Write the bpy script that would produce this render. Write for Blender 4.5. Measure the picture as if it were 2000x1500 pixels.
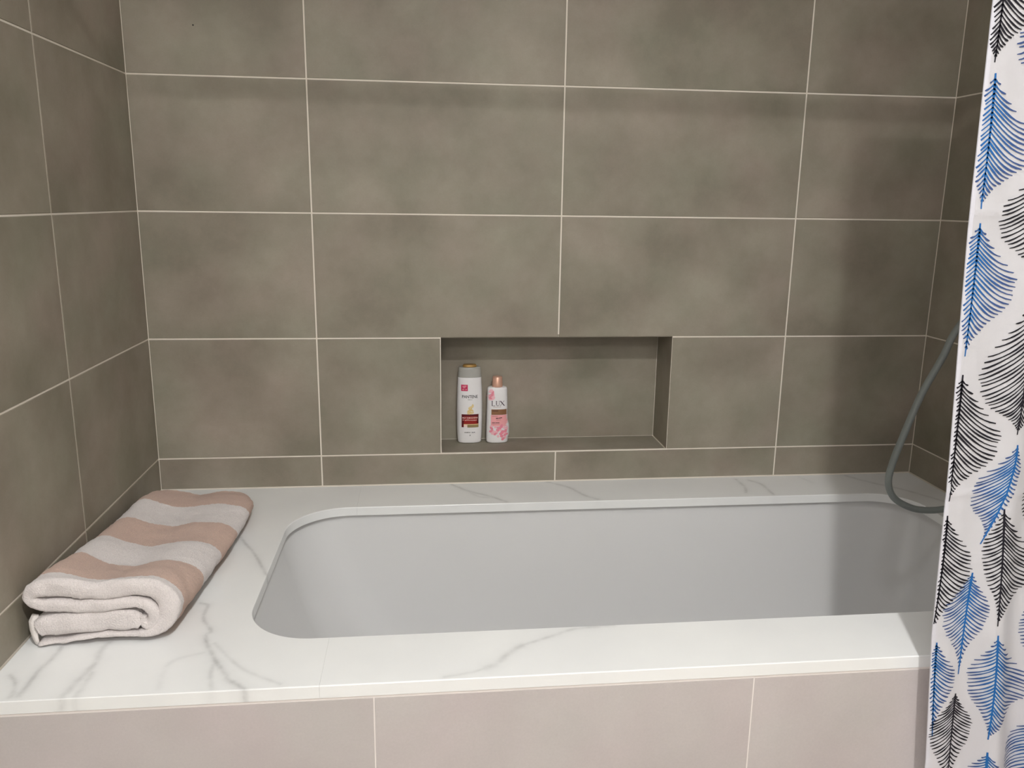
import bpy, bmesh, math, random
import numpy as np
from mathutils import Vector, Matrix, noise, Euler

# ------------------------------------------------------------------ clear
for o in list(bpy.data.objects):
    bpy.data.objects.remove(o, do_unlink=True)
scene = bpy.context.scene
COL = scene.collection
random.seed(7)
DECK = 0.55                      # height of the bath deck above the floor; the builders below work from the deck top (z = 0)

# ------------------------------------------------------------------ camera
cam_data = bpy.data.cameras.new('camera')
cam = bpy.data.objects.new('camera', cam_data)
COL.objects.link(cam)
rt = Vector((0.99391, -0.10787, 0.01317))
fw = Vector((0.10820, 0.96980, -0.21862))
fw.normalize()
rt = (rt - fw * rt.dot(fw)).normalized()
up = rt.cross(fw)
M = Matrix((rt, up, -fw)).transposed().to_4x4()
M.translation = Vector((0.6570, -2.0117, 0.7179 + DECK))
cam.matrix_world = M
cam_data.sensor_width = 36.0
cam_data.lens = 1585.36 / 2000.0 * 36.0
cam_data.clip_start = 0.02
scene.camera = cam

# ------------------------------------------------------------------ world, exposure
world = bpy.data.worlds.new('world')
scene.world = world
world.use_nodes = True
bg = world.node_tree.nodes['Background']
bg.inputs[0].default_value = (0.9, 0.93, 1.0, 1)
bg.inputs[1].default_value = 0.0
vs = scene.view_settings
vs.view_transform = 'Standard'
vs.look = 'None'
vs.gamma = 1.0
vs.use_curve_mapping = False
vs.exposure = 0.2
LAMP_POS = (0.93, -2.25, 1.83)       # recessed ceiling downlight (deck heights)
LAMP_WATT = 29.0
WALL_FILL_EMIT = 38.0
CEIL_FILL_EMIT = 24.0
CEIL_Z = 1.85
ROOM_BACK = -3.10
ROOM_X = 1.9929


# ------------------------------------------------------------------ helpers
def srgb(r, g, b):
    f = lambda c: (c / 255.0 / 12.92) if c / 255.0 <= 0.04045 else ((c / 255.0 + 0.055) / 1.055) ** 2.4
    return (f(r), f(g), f(b), 1.0)


def new_mat(name):
    m = bpy.data.materials.new(name)
    m.use_nodes = True
    nt = m.node_tree
    return m, nt, nt.nodes['Principled BSDF']


def N(nt, t, **kw):
    n = nt.nodes.new(t)
    for k, v in kw.items():
        setattr(n, k, v)
    return n


def plain(name, col, rough=0.5, metal=0.0, spec=0.5, bump=None, coat=0.0):
    m, nt, b = new_mat(name)
    b.inputs['Base Color'].default_value = col
    b.inputs['Roughness'].default_value = rough
    b.inputs['Metallic'].default_value = metal
    b.inputs['Specular IOR Level'].default_value = spec
    b.inputs['Coat Weight'].default_value = coat
    if bump:
        sc, st = bump
        tc = N(nt, 'ShaderNodeTexCoord')
        n = N(nt, 'ShaderNodeTexNoise')
        n.inputs['Scale'].default_value = sc
        n.inputs['Detail'].default_value = 4
        nt.links.new(tc.outputs['Object'], n.inputs['Vector'])
        bp = N(nt, 'ShaderNodeBump')
        bp.inputs['Strength'].default_value = st
        bp.inputs['Distance'].default_value = 0.002
        nt.links.new(n.outputs['Fac'], bp.inputs['Height'])
        nt.links.new(bp.outputs['Normal'], b.inputs['Normal'])
    return m


def tile_mat(name, dark, light, pink, green, rough):
    """cloudy cement-look porcelain; every tile takes its own part of the cloud"""
    m, nt, b = new_mat(name)
    L = nt.links.new
    tc = N(nt, 'ShaderNodeTexCoord')
    oi = N(nt, 'ShaderNodeObjectInfo')
    off = N(nt, 'ShaderNodeVectorMath', operation='SCALE')
    comb = N(nt, 'ShaderNodeCombineXYZ')
    for k in range(3):
        L(oi.outputs['Random'], comb.inputs[k])
    L(comb.outputs[0], off.inputs[0])
    off.inputs['Scale'].default_value = 37.0
    add = N(nt, 'ShaderNodeVectorMath', operation='ADD')
    L(tc.outputs['Object'], add.inputs[0])
    L(off.outputs[0], add.inputs[1])

    def noise_node(scale, detail, rough_):
        n = N(nt, 'ShaderNodeTexNoise')
        n.inputs['Scale'].default_value = scale
        n.inputs['Detail'].default_value = detail
        n.inputs['Roughness'].default_value = rough_
        L(add.outputs[0], n.inputs['Vector'])
        return n
    n1 = noise_node(4.5, 5, 0.6)
    r1 = N(nt, 'ShaderNodeValToRGB')
    r1.color_ramp.elements[0].position = 0.32
    r1.color_ramp.elements[0].color = dark
    r1.color_ramp.elements[1].position = 0.70
    r1.color_ramp.elements[1].color = light
    L(n1.outputs['Fac'], r1.inputs['Fac'])
    n2 = noise_node(5.5, 2, 0.5)
    r2 = N(nt, 'ShaderNodeValToRGB')
    r2.color_ramp.elements[0].position = 0.35
    r2.color_ramp.elements[0].color = green
    r2.color_ramp.elements[1].position = 0.65
    r2.color_ramp.elements[1].color = pink
    L(n2.outputs['Color'], r2.inputs['Fac'])
    mx = N(nt, 'ShaderNodeMix', data_type='RGBA', blend_type='MULTIPLY')
    mx.inputs['Factor'].default_value = 1.0
    L(r1.outputs['Color'], mx.inputs['A'])
    L(r2.outputs['Color'], mx.inputs['B'])
    n3 = noise_node(260.0, 3, 0.7)
    mr = N(nt, 'ShaderNodeMapRange')
    mr.inputs['To Min'].default_value = 0.93
    mr.inputs['To Max'].default_value = 1.07
    L(n3.outputs['Fac'], mr.inputs['Value'])
    mx2 = N(nt, 'ShaderNodeVectorMath', operation='SCALE')
    L(mx.outputs['Result'], mx2.inputs[0])
    L(mr.outputs[0], mx2.inputs['Scale'])
    L(mx2.outputs[0], b.inputs['Base Color'])
    b.inputs['Roughness'].default_value = rough
    b.inputs['Specular IOR Level'].default_value = 0.35
    bp = N(nt, 'ShaderNodeBump')
    bp.inputs['Strength'].default_value = 0.06
    bp.inputs['Distance'].default_value = 0.001
    L(n3.outputs['Fac'], bp.inputs['Height'])
    L(bp.outputs['Normal'], b.inputs['Normal'])
    return m


def tag(o, label=None, cat=None, group=None, kind=None):
    if label: o['label'] = label
    if cat: o['category'] = cat
    if group: o['group'] = group
    if kind: o['kind'] = kind
    return o


def empty(name, loc):
    o = bpy.data.objects.new(name, None)
    o.empty_display_size = 0.05
    COL.objects.link(o)
    o.location = loc
    return o


def link(name, me, mat=None, parent=None, loc=(0, 0, 0), rot=(0, 0, 0), smooth=False):
    o = bpy.data.objects.new(name, me)
    COL.objects.link(o)
    if mat is not None and len(me.materials) == 0:
        me.materials.append(mat)
    o.location = loc
    o.rotation_euler = rot
    if parent is not None:
        o.parent = parent
    if smooth:
        me.polygons.foreach_set('use_smooth', [True] * len(me.polygons))
    return o


def pydata(name, verts, faces):
    me = bpy.data.meshes.new(name)
    me.from_pydata([tuple(v) for v in verts], [], [tuple(f) for f in faces])
    me.update()
    return me


def fix_normals(me):
    bm = bmesh.new()
    bm.from_mesh(me)
    bmesh.ops.recalc_face_normals(bm, faces=bm.faces)
    bm.to_mesh(me)
    bm.free()
    return me


def boxes_mesh(name, boxes):
    """several axis-aligned blocks (x0,x1,y0,y1,z0,z1) of one wall"""
    V, F = [], []
    for x0, x1, y0, y1, z0, z1 in boxes:
        k = len(V)
        V += [(x, y, z) for z in (z0, z1) for y in (y0, y1) for x in (x0, x1)]
        F += [tuple(k + i for i in f) for f in ((0, 2, 3, 1), (4, 5, 7, 6), (0, 1, 5, 4), (2, 6, 7, 3), (0, 4, 6, 2), (1, 3, 7, 5))]
    return pydata(name, V, F)


TILE_CACHE = {}


def tile_mesh(w, h, mat, t=0.008, bev=0.0008):
    """a tile lying in local XZ, its face towards -Y at y = 0, edges eased"""
    key = (round(w, 4), round(h, 4), mat.name)
    if key in TILE_CACHE:
        return TILE_CACHE[key]
    a, c = w / 2, h / 2
    V = []
    for (y, i) in ((t, 0), (bev, 0), (0, bev)):
        V += [(-a + i, y, -c + i), (a - i, y, -c + i), (a - i, y, c - i), (-a + i, y, c - i)]
    F = [(3, 2, 1, 0), (8, 9, 10, 11)][::-1]
    for k in (0, 4):
        for i in range(4):
            j = (i + 1) % 4
            F.append((k + i, k + j, k + 4 + j, k + 4 + i))
    me = fix_normals(pydata('tile', V, F))
    me.materials.append(mat)
    TILE_CACHE[key] = me
    return me


JT = 0.0018          # half a grout joint


def put_tile(parent, mat, u0, u1, z0, z1, where, plane, joints=(JT, JT, JT, JT)):
    """tile between u0..u1 and z0..z1 on a wall; where: back / left / right / front"""
    u0 += joints[0]; u1 -= joints[1]; z0 += joints[2]; z1 -= joints[3]
    me = tile_mesh(u1 - u0, z1 - z0, mat)
    cu, cz = (u0 + u1) / 2, (z0 + z1) / 2
    if where in ('back', 'front'):
        return link('tile', me, None, parent, (cu, plane, cz))
    if where == 'left':
        return link('tile', me, None, parent, (plane, cu, cz), (0, 0, math.pi / 2))
    if where == 'right':
        return link('tile', me, None, parent, (plane, cu, cz), (0, 0, -math.pi / 2))


def tube_mesh(name, pts, rad, seg=14, caps=True):
    """round tube along a polyline; rad is a number or one per point"""
    P = [Vector(p) for p in pts]
    n = len(P)
    rads = rad if hasattr(rad, '__len__') else [rad] * n
    V, F = [], []
    t_prev, nrm = None, None
    for i in range(n):
        t = (P[min(i + 1, n - 1)] - P[max(i - 1, 0)]).normalized()
        if nrm is None:
            nrm = t.orthogonal().normalized()
        else:
            nrm = (nrm - t * nrm.dot(t)).normalized()
        bn = t.cross(nrm)
        for k in range(seg):
            a = 2 * math.pi * k / seg
            V.append(P[i] + (nrm * math.cos(a) + bn * math.sin(a)) * rads[i])
    for i in range(n - 1):
        for k in range(seg):
            l = (k + 1) % seg
            F.append((i * seg + k, i * seg + l, (i + 1) * seg + l, (i + 1) * seg + k))
    if caps:
        F.append(tuple(range(seg))[::-1])
        F.append(tuple((n - 1) * seg + k for k in range(seg)))
    return fix_normals(pydata(name, V, F))


def catmull(pts, per=8):
    P = [np.array(p, float) for p in pts]
    P = [2 * P[0] - P[1]] + P + [2 * P[-1] - P[-2]]
    out = []
    for i in range(1, len(P) - 2):
        for k in range(per):
            t = k / per
            a, b, c, d = P[i - 1], P[i], P[i + 1], P[i + 2]
            out.append(0.5 * ((2 * b) + (c - a) * t + (2 * a - 5 * b + 4 * c - d) * t * t + (3 * b - a - 3 * c + d) * t ** 3))
    out.append(P[-2])
    return np.array(out)


def lathe_mesh(name, prof, seg=32, axis='z'):
    V, F = [], []
    for r, z in prof:
        for k in range(seg):
            a = 2 * math.pi * k / seg
            V.append((r * math.cos(a), r * math.sin(a), z))
    for i in range(len(prof) - 1):
        for k in range(seg):
            l = (k + 1) % seg
            F.append((i * seg + k, i * seg + l, (i + 1) * seg + l, (i + 1) * seg + k))
    F.append(tuple(range(seg))[::-1])
    F.append(tuple((len(prof) - 1) * seg + k for k in range(seg)))
    return fix_normals(pydata(name, V, F))


# ------------------------------------------------------------------ materials
M_TILE = tile_mat('greige_tile', srgb(126, 120, 107), srgb(155, 148, 136), (1.035, 0.975, 0.97, 1), (0.97, 1.0, 0.95, 1), 0.55)
M_PANEL = tile_mat('pale_tile', srgb(182, 176, 175), srgb(192, 186, 185), (1.02, 0.985, 0.985, 1), (0.99, 1.0, 0.98, 1), 0.6)
M_GROUT = plain('light_grout', srgb(226, 218, 206), 0.9)
M_GROUT_W = plain('white_grout', srgb(226, 219, 215), 0.8)
M_WHITE_PAINT = plain('white_paint', srgb(240, 238, 234), 0.85)
M_FLOOR = tile_mat('floor_tile', srgb(176, 168, 160), srgb(192, 184, 176), (1.02, 0.99, 0.98, 1), (0.99, 1.0, 0.98, 1), 0.5)
M_CERAMIC = plain('white_acrylic', srgb(217, 217, 217), 0.16, coat=0.3)
M_CHROME = plain('chrome', (0.75, 0.75, 0.76, 1), 0.12, metal=1.0)
M_HOSE = plain('grey_hose', srgb(130, 136, 134), 0.3, metal=0.0)
M_LAMP_TRIM = plain('lamp_trim', srgb(235, 235, 232), 0.4)


def emit_mat(name, col, strength):
    m, nt, b = new_mat(name)
    b.inputs['Base Color'].default_value = (0.9, 0.9, 0.9, 1)
    b.inputs['Emission Color'].default_value = col
    b.inputs['Emission Strength'].default_value = strength
    return m


# ------------------------------------------------------------------ room shell
J1, J2, J3 = 0.3966, 0.9986, 1.6006
TH = 0.302
ZD = 0.0823
ROWS = [ZD + TH * k for k in range(0, 6)]             # 0.0823 ... 1.5923
NL, NR, NB, NT, ND = 0.7013, 1.2964, ZD, ZD + TH, 0.1281
REC = 0.0012                                            # depth of the grout joints

# back wall: grout body with the niche cut into it
wall_back = link('wall_back', boxes_mesh('wall_back', [
    (-0.15, NL - 0.0005, REC, 0.25, -DECK, CEIL_Z), (NR + 0.0005, ROOM_X + 0.15, REC, 0.25, -DECK, CEIL_Z),
    (NL - 0.0005, NR + 0.0005, REC, 0.25, -DECK, NB - REC), (NL - 0.0005, NR + 0.0005, REC, 0.25, NT + REC, CEIL_Z),
    (NL - 0.0005, NR + 0.0005, ND + REC, 0.25, NB - REC, NT + REC),
    (NL - 0.0005, NR + 0.0005, 0.0008, 0.006, NB - 0.006, NB + 0.0010)]), M_GROUT)
tag(wall_back, 'greige tiled back wall behind the bath with a recessed niche', 'wall', kind='structure')
cols = [0.0, J1, J2, J3, ROOM_X]
rows_all = [0.0] + ROWS + [CEIL_Z]
for ri in range(len(rows_all) - 1):
    for ci in range(4):
        u0, u1, z0, z1 = cols[ci], cols[ci + 1], rows_all[ri], rows_all[ri + 1]
        jb = 0.003 if ri == 0 else JT
        je = [JT, JT, jb, JT]
        if ci == 0: je[0] = 0.001
        if ci == 3: je[1] = 0.001
        if ri == 1 and ci == 1:
            u1 = NL; je[1] = 0.0026
        if ri == 1 and ci == 2:
            u0 = NR; je[0] = 0.0012
        if ri == 2 and ci in (1, 2):       # the tiles above the niche are cut down to its head
            cut = (u0, NL, NR, u1)
            je[2] = JT
        put_tile(wall_back, M_TILE, u0, u1, z0, z1, 'back', 0.0, je)
# niche lining: back, floor, head and two cheeks
put_tile(wall_back, M_TILE, NL, NR, NB, NT, 'back', ND, (0.0012, 0.0012, 0.0012, 0.0))
nd = ND - 0.0015
t = link('tile', tile_mesh(NR - NL - 0.003, nd, M_TILE), None, wall_back, ((NL + NR) / 2, nd / 2 + 0.0055, NB), (-math.pi / 2, 0, 0))
t = link('tile', tile_mesh(NR - NL, nd + 0.001, M_TILE, ), None, wall_back, ((NL + NR) / 2, nd / 2 + 0.0016, NT), (math.pi / 2, 0, 0))
t = link('tile', tile_mesh(nd, NT - NB - 0.002, M_TILE), None, wall_back, (NL, nd / 2 + 0.0060, (NB + NT) / 2 + 0.0005), (0, 0, math.pi / 2))
t = link('tile', tile_mesh(nd, NT - NB - 0.002, M_TILE), None, wall_back, (NR, nd / 2 + 0.0030, (NB + NT) / 2 + 0.0005), (0, 0, -math.pi / 2))
# tiny dark pin hole in one tile
ph = link('pin_hole', lathe_mesh('pin_hole', [(0.0018, 0.0), (0.0016, 0.0012), (0.0006, 0.0016)], 10), plain('dark_spot', srgb(30, 26, 22), 0.8), wall_back, (0.1532, 0.0002, 1.0947), (math.pi / 2, 0, 0))

# side walls
for side, xw in (('left', 0.0), ('right', ROOM_X)):
    if side == 'left':
        bx = (-0.15, -REC, ROOM_BACK - 0.1, REC, -DECK, CEIL_Z)
        ys = [0.0, -0.4512, -1.0532, -1.6552, -2.2572, -2.8592, ROOM_BACK]
    else:
        bx = (ROOM_X + REC, ROOM_X + 0.15, ROOM_BACK - 0.1, REC, -DECK, CEIL_Z)
        ys = [0.0, -0.4600, -1.0620, -1.6640, -2.2660, -2.8680, ROOM_BACK]
    w = link('wall_' + side, boxes_mesh('wall_' + side, [bx]), M_GROUT)
    tag(w, 'greige tiled wall beside the folded towel' if side == 'left' else 'greige tiled wall behind the grey hose and the curtain', 'wall', kind='structure')
    rows_out = [-DECK, ZD - TH] + ROWS + [CEIL_Z]
    for k in range(len(ys) - 1):
        y1, y0 = ys[k], ys[k + 1]
        if k < 2:
            rr = [0.0] + ROWS + [CEIL_Z]
        else:
            rr = rows_out
        for ri in range(len(rr) - 1):
            je = [JT, JT, 0.003 if (k < 2 and ri == 0) else JT, JT]
            if k == 0: je[1] = 0.001
            put_tile(w, M_TILE, y0, y1, rr[ri], rr[ri + 1], side, xw, je)
        if k == 1:
            for (a, b_) in ((-DECK, ZD - TH), (ZD - TH, 0.0)):
                put_tile(w, M_TILE, y0, -0.893, a, b_, side, xw)
wall_front = link('wall_front', boxes_mesh('wall_front', [(-0.15, ROOM_X + 0.15, ROOM_BACK - 0.1, ROOM_BACK, -DECK, CEIL_Z)]), M_WHITE_PAINT)
tag(wall_front, 'plain white wall facing the bath', 'wall', kind='structure')
ceiling = link('ceiling', boxes_mesh('ceiling', [(-0.15, ROOM_X + 0.15, ROOM_BACK - 0.1, 0.25, CEIL_Z, CEIL_Z + 0.1)]), M_WHITE_PAINT)
tag(ceiling, 'plain white bathroom ceiling', 'ceiling', kind='structure')
floor = link('floor', boxes_mesh('floor', [(-0.15, ROOM_X + 0.15, ROOM_BACK - 0.1, 0.25, -DECK - 0.1, -DECK)]), M_FLOOR)
tag(floor, 'pale bathroom floor in front of the bath', 'floor', kind='structure')

# lamps: the downlight, then two added fill lights
dl = empty('ceiling_downlight', (LAMP_POS[0], LAMP_POS[1], CEIL_Z))
tag(dl, 'small round recessed downlight in the white ceiling', 'ceiling light')
link('trim_ring', lathe_mesh('trim_ring', [(0.052, 0.0), (0.052, -0.004), (0.046, -0.007), (0.038, -0.004), (0.038, 0.0)], 40), M_LAMP_TRIM, dl, smooth=True)
link('lens', lathe_mesh('lens', [(0.036, -0.001), (0.036, -0.005), (0.030, -0.008)], 32), emit_mat('lamp_lens', (1.0, 0.95, 0.88, 1), 6.0), dl)
ld = bpy.data.lights.new('downlight_beam', 'AREA')
ld.shape = 'DISK'
ld.size = 0.072
ld.energy = LAMP_WATT
ld.spread = math.radians(155)
ld.color = (1.0, 0.99, 0.975)
lo = bpy.data.objects.new('downlight_beam', ld)
COL.objects.link(lo)
lo.parent = dl
lo.location = (0, 0, -0.012)
vl = empty('wall_fill_light', (0.46, ROOM_BACK, 1.50))  # unseen lamp suggested by a faint upper shadow; shape and strength added for fill
tag(vl, 'added long frosted fill light on the unseen white wall', 'wall light')
link('bracket', boxes_mesh('bracket', [(-0.30, 0.30, 0.0, 0.03, -0.03, 0.03)]), M_CHROME, vl)
link('diffuser', tube_mesh('diffuser', [(-0.40, 0.065, 0), (0.40, 0.065, 0)], 0.035, 20), emit_mat('fill_diffuser', (0.98, 0.99, 1.0, 1), WALL_FILL_EMIT), vl, smooth=True)


ol = empty('ceiling_fill_lamp', (1.0, -1.28, CEIL_Z))  # unseen soft lamp, added to lift the ambient on deck and tub
tag(ol, 'added round opal fill lamp in the middle of the white ceiling', 'ceiling light')
link('base_ring', lathe_mesh('base_ring', [(0.165, 0.0), (0.165, -0.030), (0.155, -0.034), (0.150, -0.030), (0.150, 0.0)], 48), M_LAMP_TRIM, ol, smooth=True)
link('opal_disc', lathe_mesh('opal_disc', [(0.149, -0.004), (0.149, -0.032), (0.130, -0.044), (0.080, -0.052), (0.010, -0.054)], 48), emit_mat('fill_opal', (0.99, 0.995, 1.0, 1), CEIL_FILL_EMIT), ol, smooth=True)

# ------------------------------------------------------------------ bath: deck, front panel, tub
OX0, OX1, OY0, OY1 = 0.348, 1.882, -0.748, -0.151
R_FL, R_BL, R_BR, R_FR = 0.118, 0.132, 0.10, 0.10
DF = -0.8894                  # front edge of the deck
DT = 0.021                    # slab thickness
SEAM = 0.4950


def arc(cx, cy, r, a0, a1, n=24):
    return [(cx + r * math.cos(a0 + (a1 - a0) * k / n), cy + r * math.sin(a0 + (a1 - a0) * k / n)) for k in range(n + 1)]


def resample(pts, n):
    P = np.array(pts, float)
    d = np.r_[0, np.cumsum(np.linalg.norm(np.diff(P, axis=0), axis=1))]
    s = np.linspace(0, d[-1], n + 1)
    return np.c_[np.interp(s, d, P[:, 0]), np.interp(s, d, P[:, 1])]


def half_arcs(cx, cy, r, a0, a1):
    m = (a0 + a1) / 2
    return arc(cx, cy, r, a0, m), arc(cx, cy, r, m, a1)


PI = math.pi
fl1, fl2 = half_arcs(OX0 + R_FL, OY0 + R_FL, R_FL, -PI / 2, -PI)
bl1, bl2 = half_arcs(OX0 + R_BL, OY1 - R_BL, R_BL, PI, PI / 2)
br1, br2 = half_arcs(OX1 - R_BR, OY1 - R_BR, R_BR, PI / 2, 0)
fr1, fr2 = half_arcs(OX1 - R_FR, OY0 + R_FR, R_FR, 0, -PI / 2)
GAP = 0.0001
SEC_L = ([[(SEAM - GAP, OY0)] + fl1, fl2 + bl1, bl2 + [(SEAM - GAP, OY1)]],
         [[(SEAM - GAP, DF), (0, DF)], [(0, DF), (0, 0)], [(0, 0), (SEAM - GAP, 0)]], (120, 240, 120), 110)
SEC_R = ([[(SEAM + GAP, OY1)] + br1, br2 + fr1, fr2 + [(SEAM + GAP, OY0)]],
         [[(SEAM + GAP, 0), (ROOM_X, 0)], [(ROOM_X, 0), (ROOM_X, DF)], [(ROOM_X, DF), (SEAM + GAP, DF)]], (460, 200, 460), 48)

VEINS = [
    (0.0042, 0.55, [(0.065, -0.742), (0.065, -0.779), (0.060, -0.805), (0.060, -0.838), (0.060, -0.877)]),
    (0.0056, 0.50, [(0.135, -0.733), (0.133, -0.764), (0.137, -0.791), (0.134, -0.822), (0.128, -0.860), (0.124, -0.886)]),
    (0.0042, 0.45, [(0.143, -0.823), (0.143, -0.861), (0.143, -0.885)]),
    (0.0035, 0.50, [(0.021, -0.818), (0.038, -0.839), (0.047, -0.863), (0.050, -0.879)]),
    (0.0035, 0.60, [(0.250, -0.608), (0.265, -0.617), (0.266, -0.642), (0.271, -0.670), (0.293, -0.710), (0.288, -0.723), (0.297, -0.753), (0.309, -0.776), (0.322, -0.804)]),
    (0.0042, 0.65, [(0.322, -0.804), (0.343, -0.838), (0.356, -0.861), (0.370, -0.873), (0.385, -0.888)]),
    (0.0035, 0.40, [(0.322, -0.816), (0.326, -0.848), (0.336, -0.884)]),
    (0.0028, 0.35, [(0.309, -0.751), (0.339, -0.794), (0.377, -0.838), (0.436, -0.879)]),
    (0.0042, 0.20, [(0.300, -0.778), (0.258, -0.799), (0.252, -0.833), (0.257, -0.877)]),
    (0.0035, 0.55, [(0.259, -0.313), (0.276, -0.347), (0.304, -0.399), (0.347, -0.500)]),
    (0.0028, 0.35, [(0.684, -0.882), (0.729, -0.872), (0.751, -0.862)]),
    (0.0056, 0.50, [(0.751, -0.862), (0.770, -0.849), (0.792, -0.821), (0.815, -0.801)]),
    (0.0035, 0.45, [(0.815, -0.801), (0.875, -0.773), (0.913, -0.756), (0.983, -0.749)]),
    (0.0035, 0.60, [(0.726, -0.005), (0.767, -0.058), (0.822, -0.103), (0.856, -0.141)]),
    (0.0028, 0.40, [(0.771, -0.070), (0.792, -0.101), (0.815, -0.109)]),
    (0.0035, 0.55, [(0.976, -0.003), (1.027, -0.050), (1.056, -0.109), (1.084, -0.140)]),
    (0.0035, 0.50, [(1.488, -0.019), (1.487, -0.083), (1.475, -0.121)]),
    (0.0035, 0.55, [(1.519, -0.030), (1.540, -0.063), (1.540, -0.140)]),
    (0.0035, 0.50, [(1.801, -0.012), (1.844, -0.073), (1.894, -0.124), (1.954, -0.222)]),
    (0.0035, 0.20, [(1.668, -0.011), (1.684, -0.062)]),
]


def vein_field(P):
    out = np.zeros(len(P))
    for w, s, pts in VEINS:
        c = catmull(pts, 5)
        s *= 0.62
        best = np.full(len(P), 9.0)
        for a, b in zip(c[:-1], c[1:]):
            d = b - a
            tt = np.clip(((P - a) @ d) / max(d @ d, 1e-12), 0, 1)
            best = np.minimum(best, np.linalg.norm(P - (a + tt[:, None] * d), axis=1))
        out = np.maximum(out, s * (0.75 * np.exp(-(best / w) ** 2) + 0.25 * np.exp(-(best / (3.2 * w)) ** 2)))
    return out


m_marble, nt, b = new_mat('white_veined_stone')
L = nt.links.new
at = N(nt, 'ShaderNodeAttribute', attribute_name='vein')
tc = N(nt, 'ShaderNodeTexCoord')
nz = N(nt, 'ShaderNodeTexNoise')
nz.inputs['Scale'].default_value = 45.0
nz.inputs['Detail'].default_value = 5
L(tc.outputs['Object'], nz.inputs['Vector'])
mr = N(nt, 'ShaderNodeMapRange')
mr.inputs['From Min'].default_value = 0.3
mr.inputs['From Max'].default_value = 0.65
mr.inputs['To Min'].default_value = 0.45
mr.inputs['To Max'].default_value = 1.15
L(nz.outputs['Fac'], mr.inputs['Value'])
mul = N(nt, 'ShaderNodeMath', operation='MULTIPLY')
L(at.outputs['Fac'], mul.inputs[0])
L(mr.outputs[0], mul.inputs[1])
nz2 = N(nt, 'ShaderNodeTexNoise')
nz2.inputs['Scale'].default_value = 5.0
nz2.inputs['Detail'].default_value = 3
L(tc.outputs['Object'], nz2.inputs['Vector'])
rp = N(nt, 'ShaderNodeValToRGB')
rp.color_ramp.elements[0].position = 0.3
rp.color_ramp.elements[0].color = srgb(230, 231, 231)
rp.color_ramp.elements[1].position = 0.7
rp.color_ramp.elements[1].color = srgb(236, 237, 236)
L(nz2.outputs['Fac'], rp.inputs['Fac'])
mx = N(nt, 'ShaderNodeMix', data_type='RGBA')
L(mul.outputs[0], mx.inputs['Factor'])
L(rp.outputs['Color'], mx.inputs['A'])
mx.inputs['B'].default_value = srgb(120, 120, 120)
L(mx.outputs['Result'], b.inputs['Base Color'])
b.inputs['Roughness'].default_value = 0.2
b.inputs['Specular IOR Level'].default_value = 0.5
M_MARBLE = m_marble


def slab(section, parent):
    inner, outer, counts, Mr = section
    I = np.vstack([resample(p_, n)[(1 if k else 0):] for k, (p_, n) in enumerate(zip(inner, counts))])
    O = np.vstack([resample(p_, n)[(1 if k else 0):] for k, (p_, n) in enumerate(zip(outer, counts))])
    n = len(I)
    D = O - I
    ln = np.linalg.norm(D, axis=1)[:, None]
    e = 0.0016
    prof = [(I, -DT), (I, -e), (I + D / ln * e * 0.35, -e * 0.35), (I + D / ln * e, 0.0)]
    A, B = I + D / ln * e, O - D / ln * e
    for k in range(1, Mr):
        prof.append((A + (B - A) * k / Mr, 0.0))
    prof += [(B, 0.0), (O - D / ln * e * 0.35, -e * 0.35), (O, -e), (O, -DT)]
    V = np.vstack([np.c_[q, np.full(n, z)] for q, z in prof])
    m = len(prof)
    F = []
    for r in range(m):
        q = (r + 1) % m
        for c in range(n - 1):
            F.append((r * n + c, r * n + c + 1, q * n + c + 1, q * n + c))
    F.append([r * n for r in range(m)])
    F.append([r * n + n - 1 for r in range(m)][::-1])
    me = pydata('slab', V.tolist(), F)
    fix_normals(me)
    att = me.attributes.new('vein', 'FLOAT', 'POINT')
    co = np.zeros(len(me.vertices) * 3)
    me.vertices.foreach_get('co', co)
    att.data.foreach_set('value', vein_field(co.reshape(-1, 3)[:, :2]))
    return link('slab', me, M_MARBLE, parent)


deck = empty('bath_deck', (0, 0, 0))
tag(deck, 'white grey-veined stone deck framing the sunken tub', 'bath surround')
slab(SEC_L, deck)
slab(SEC_R, deck)

panel = link('tiled_apron', boxes_mesh('tiled_apron', [(0.002, ROOM_X - 0.002, -0.8880, -0.80, -DECK, -DT - 0.0002)]), M_GROUT_W)
tag(panel, 'pale pinkish tiled bath apron below the white stone deck', 'bath apron')
pj = [0.002, 0.5760, 1.1820, 1.7880, ROOM_X - 0.002]
for k in range(4):
    put_tile(panel, M_PANEL, pj[k], pj[k + 1], -0.326, -DT, 'front', -0.8884, (0.0007, 0.0007, 0.001, 0.0042))
    put_tile(panel, M_PANEL, pj[k], pj[k + 1], -DECK, -0.326, 'front', -0.8884, (0.0011, 0.0011, 0.002, 0.001))


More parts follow.
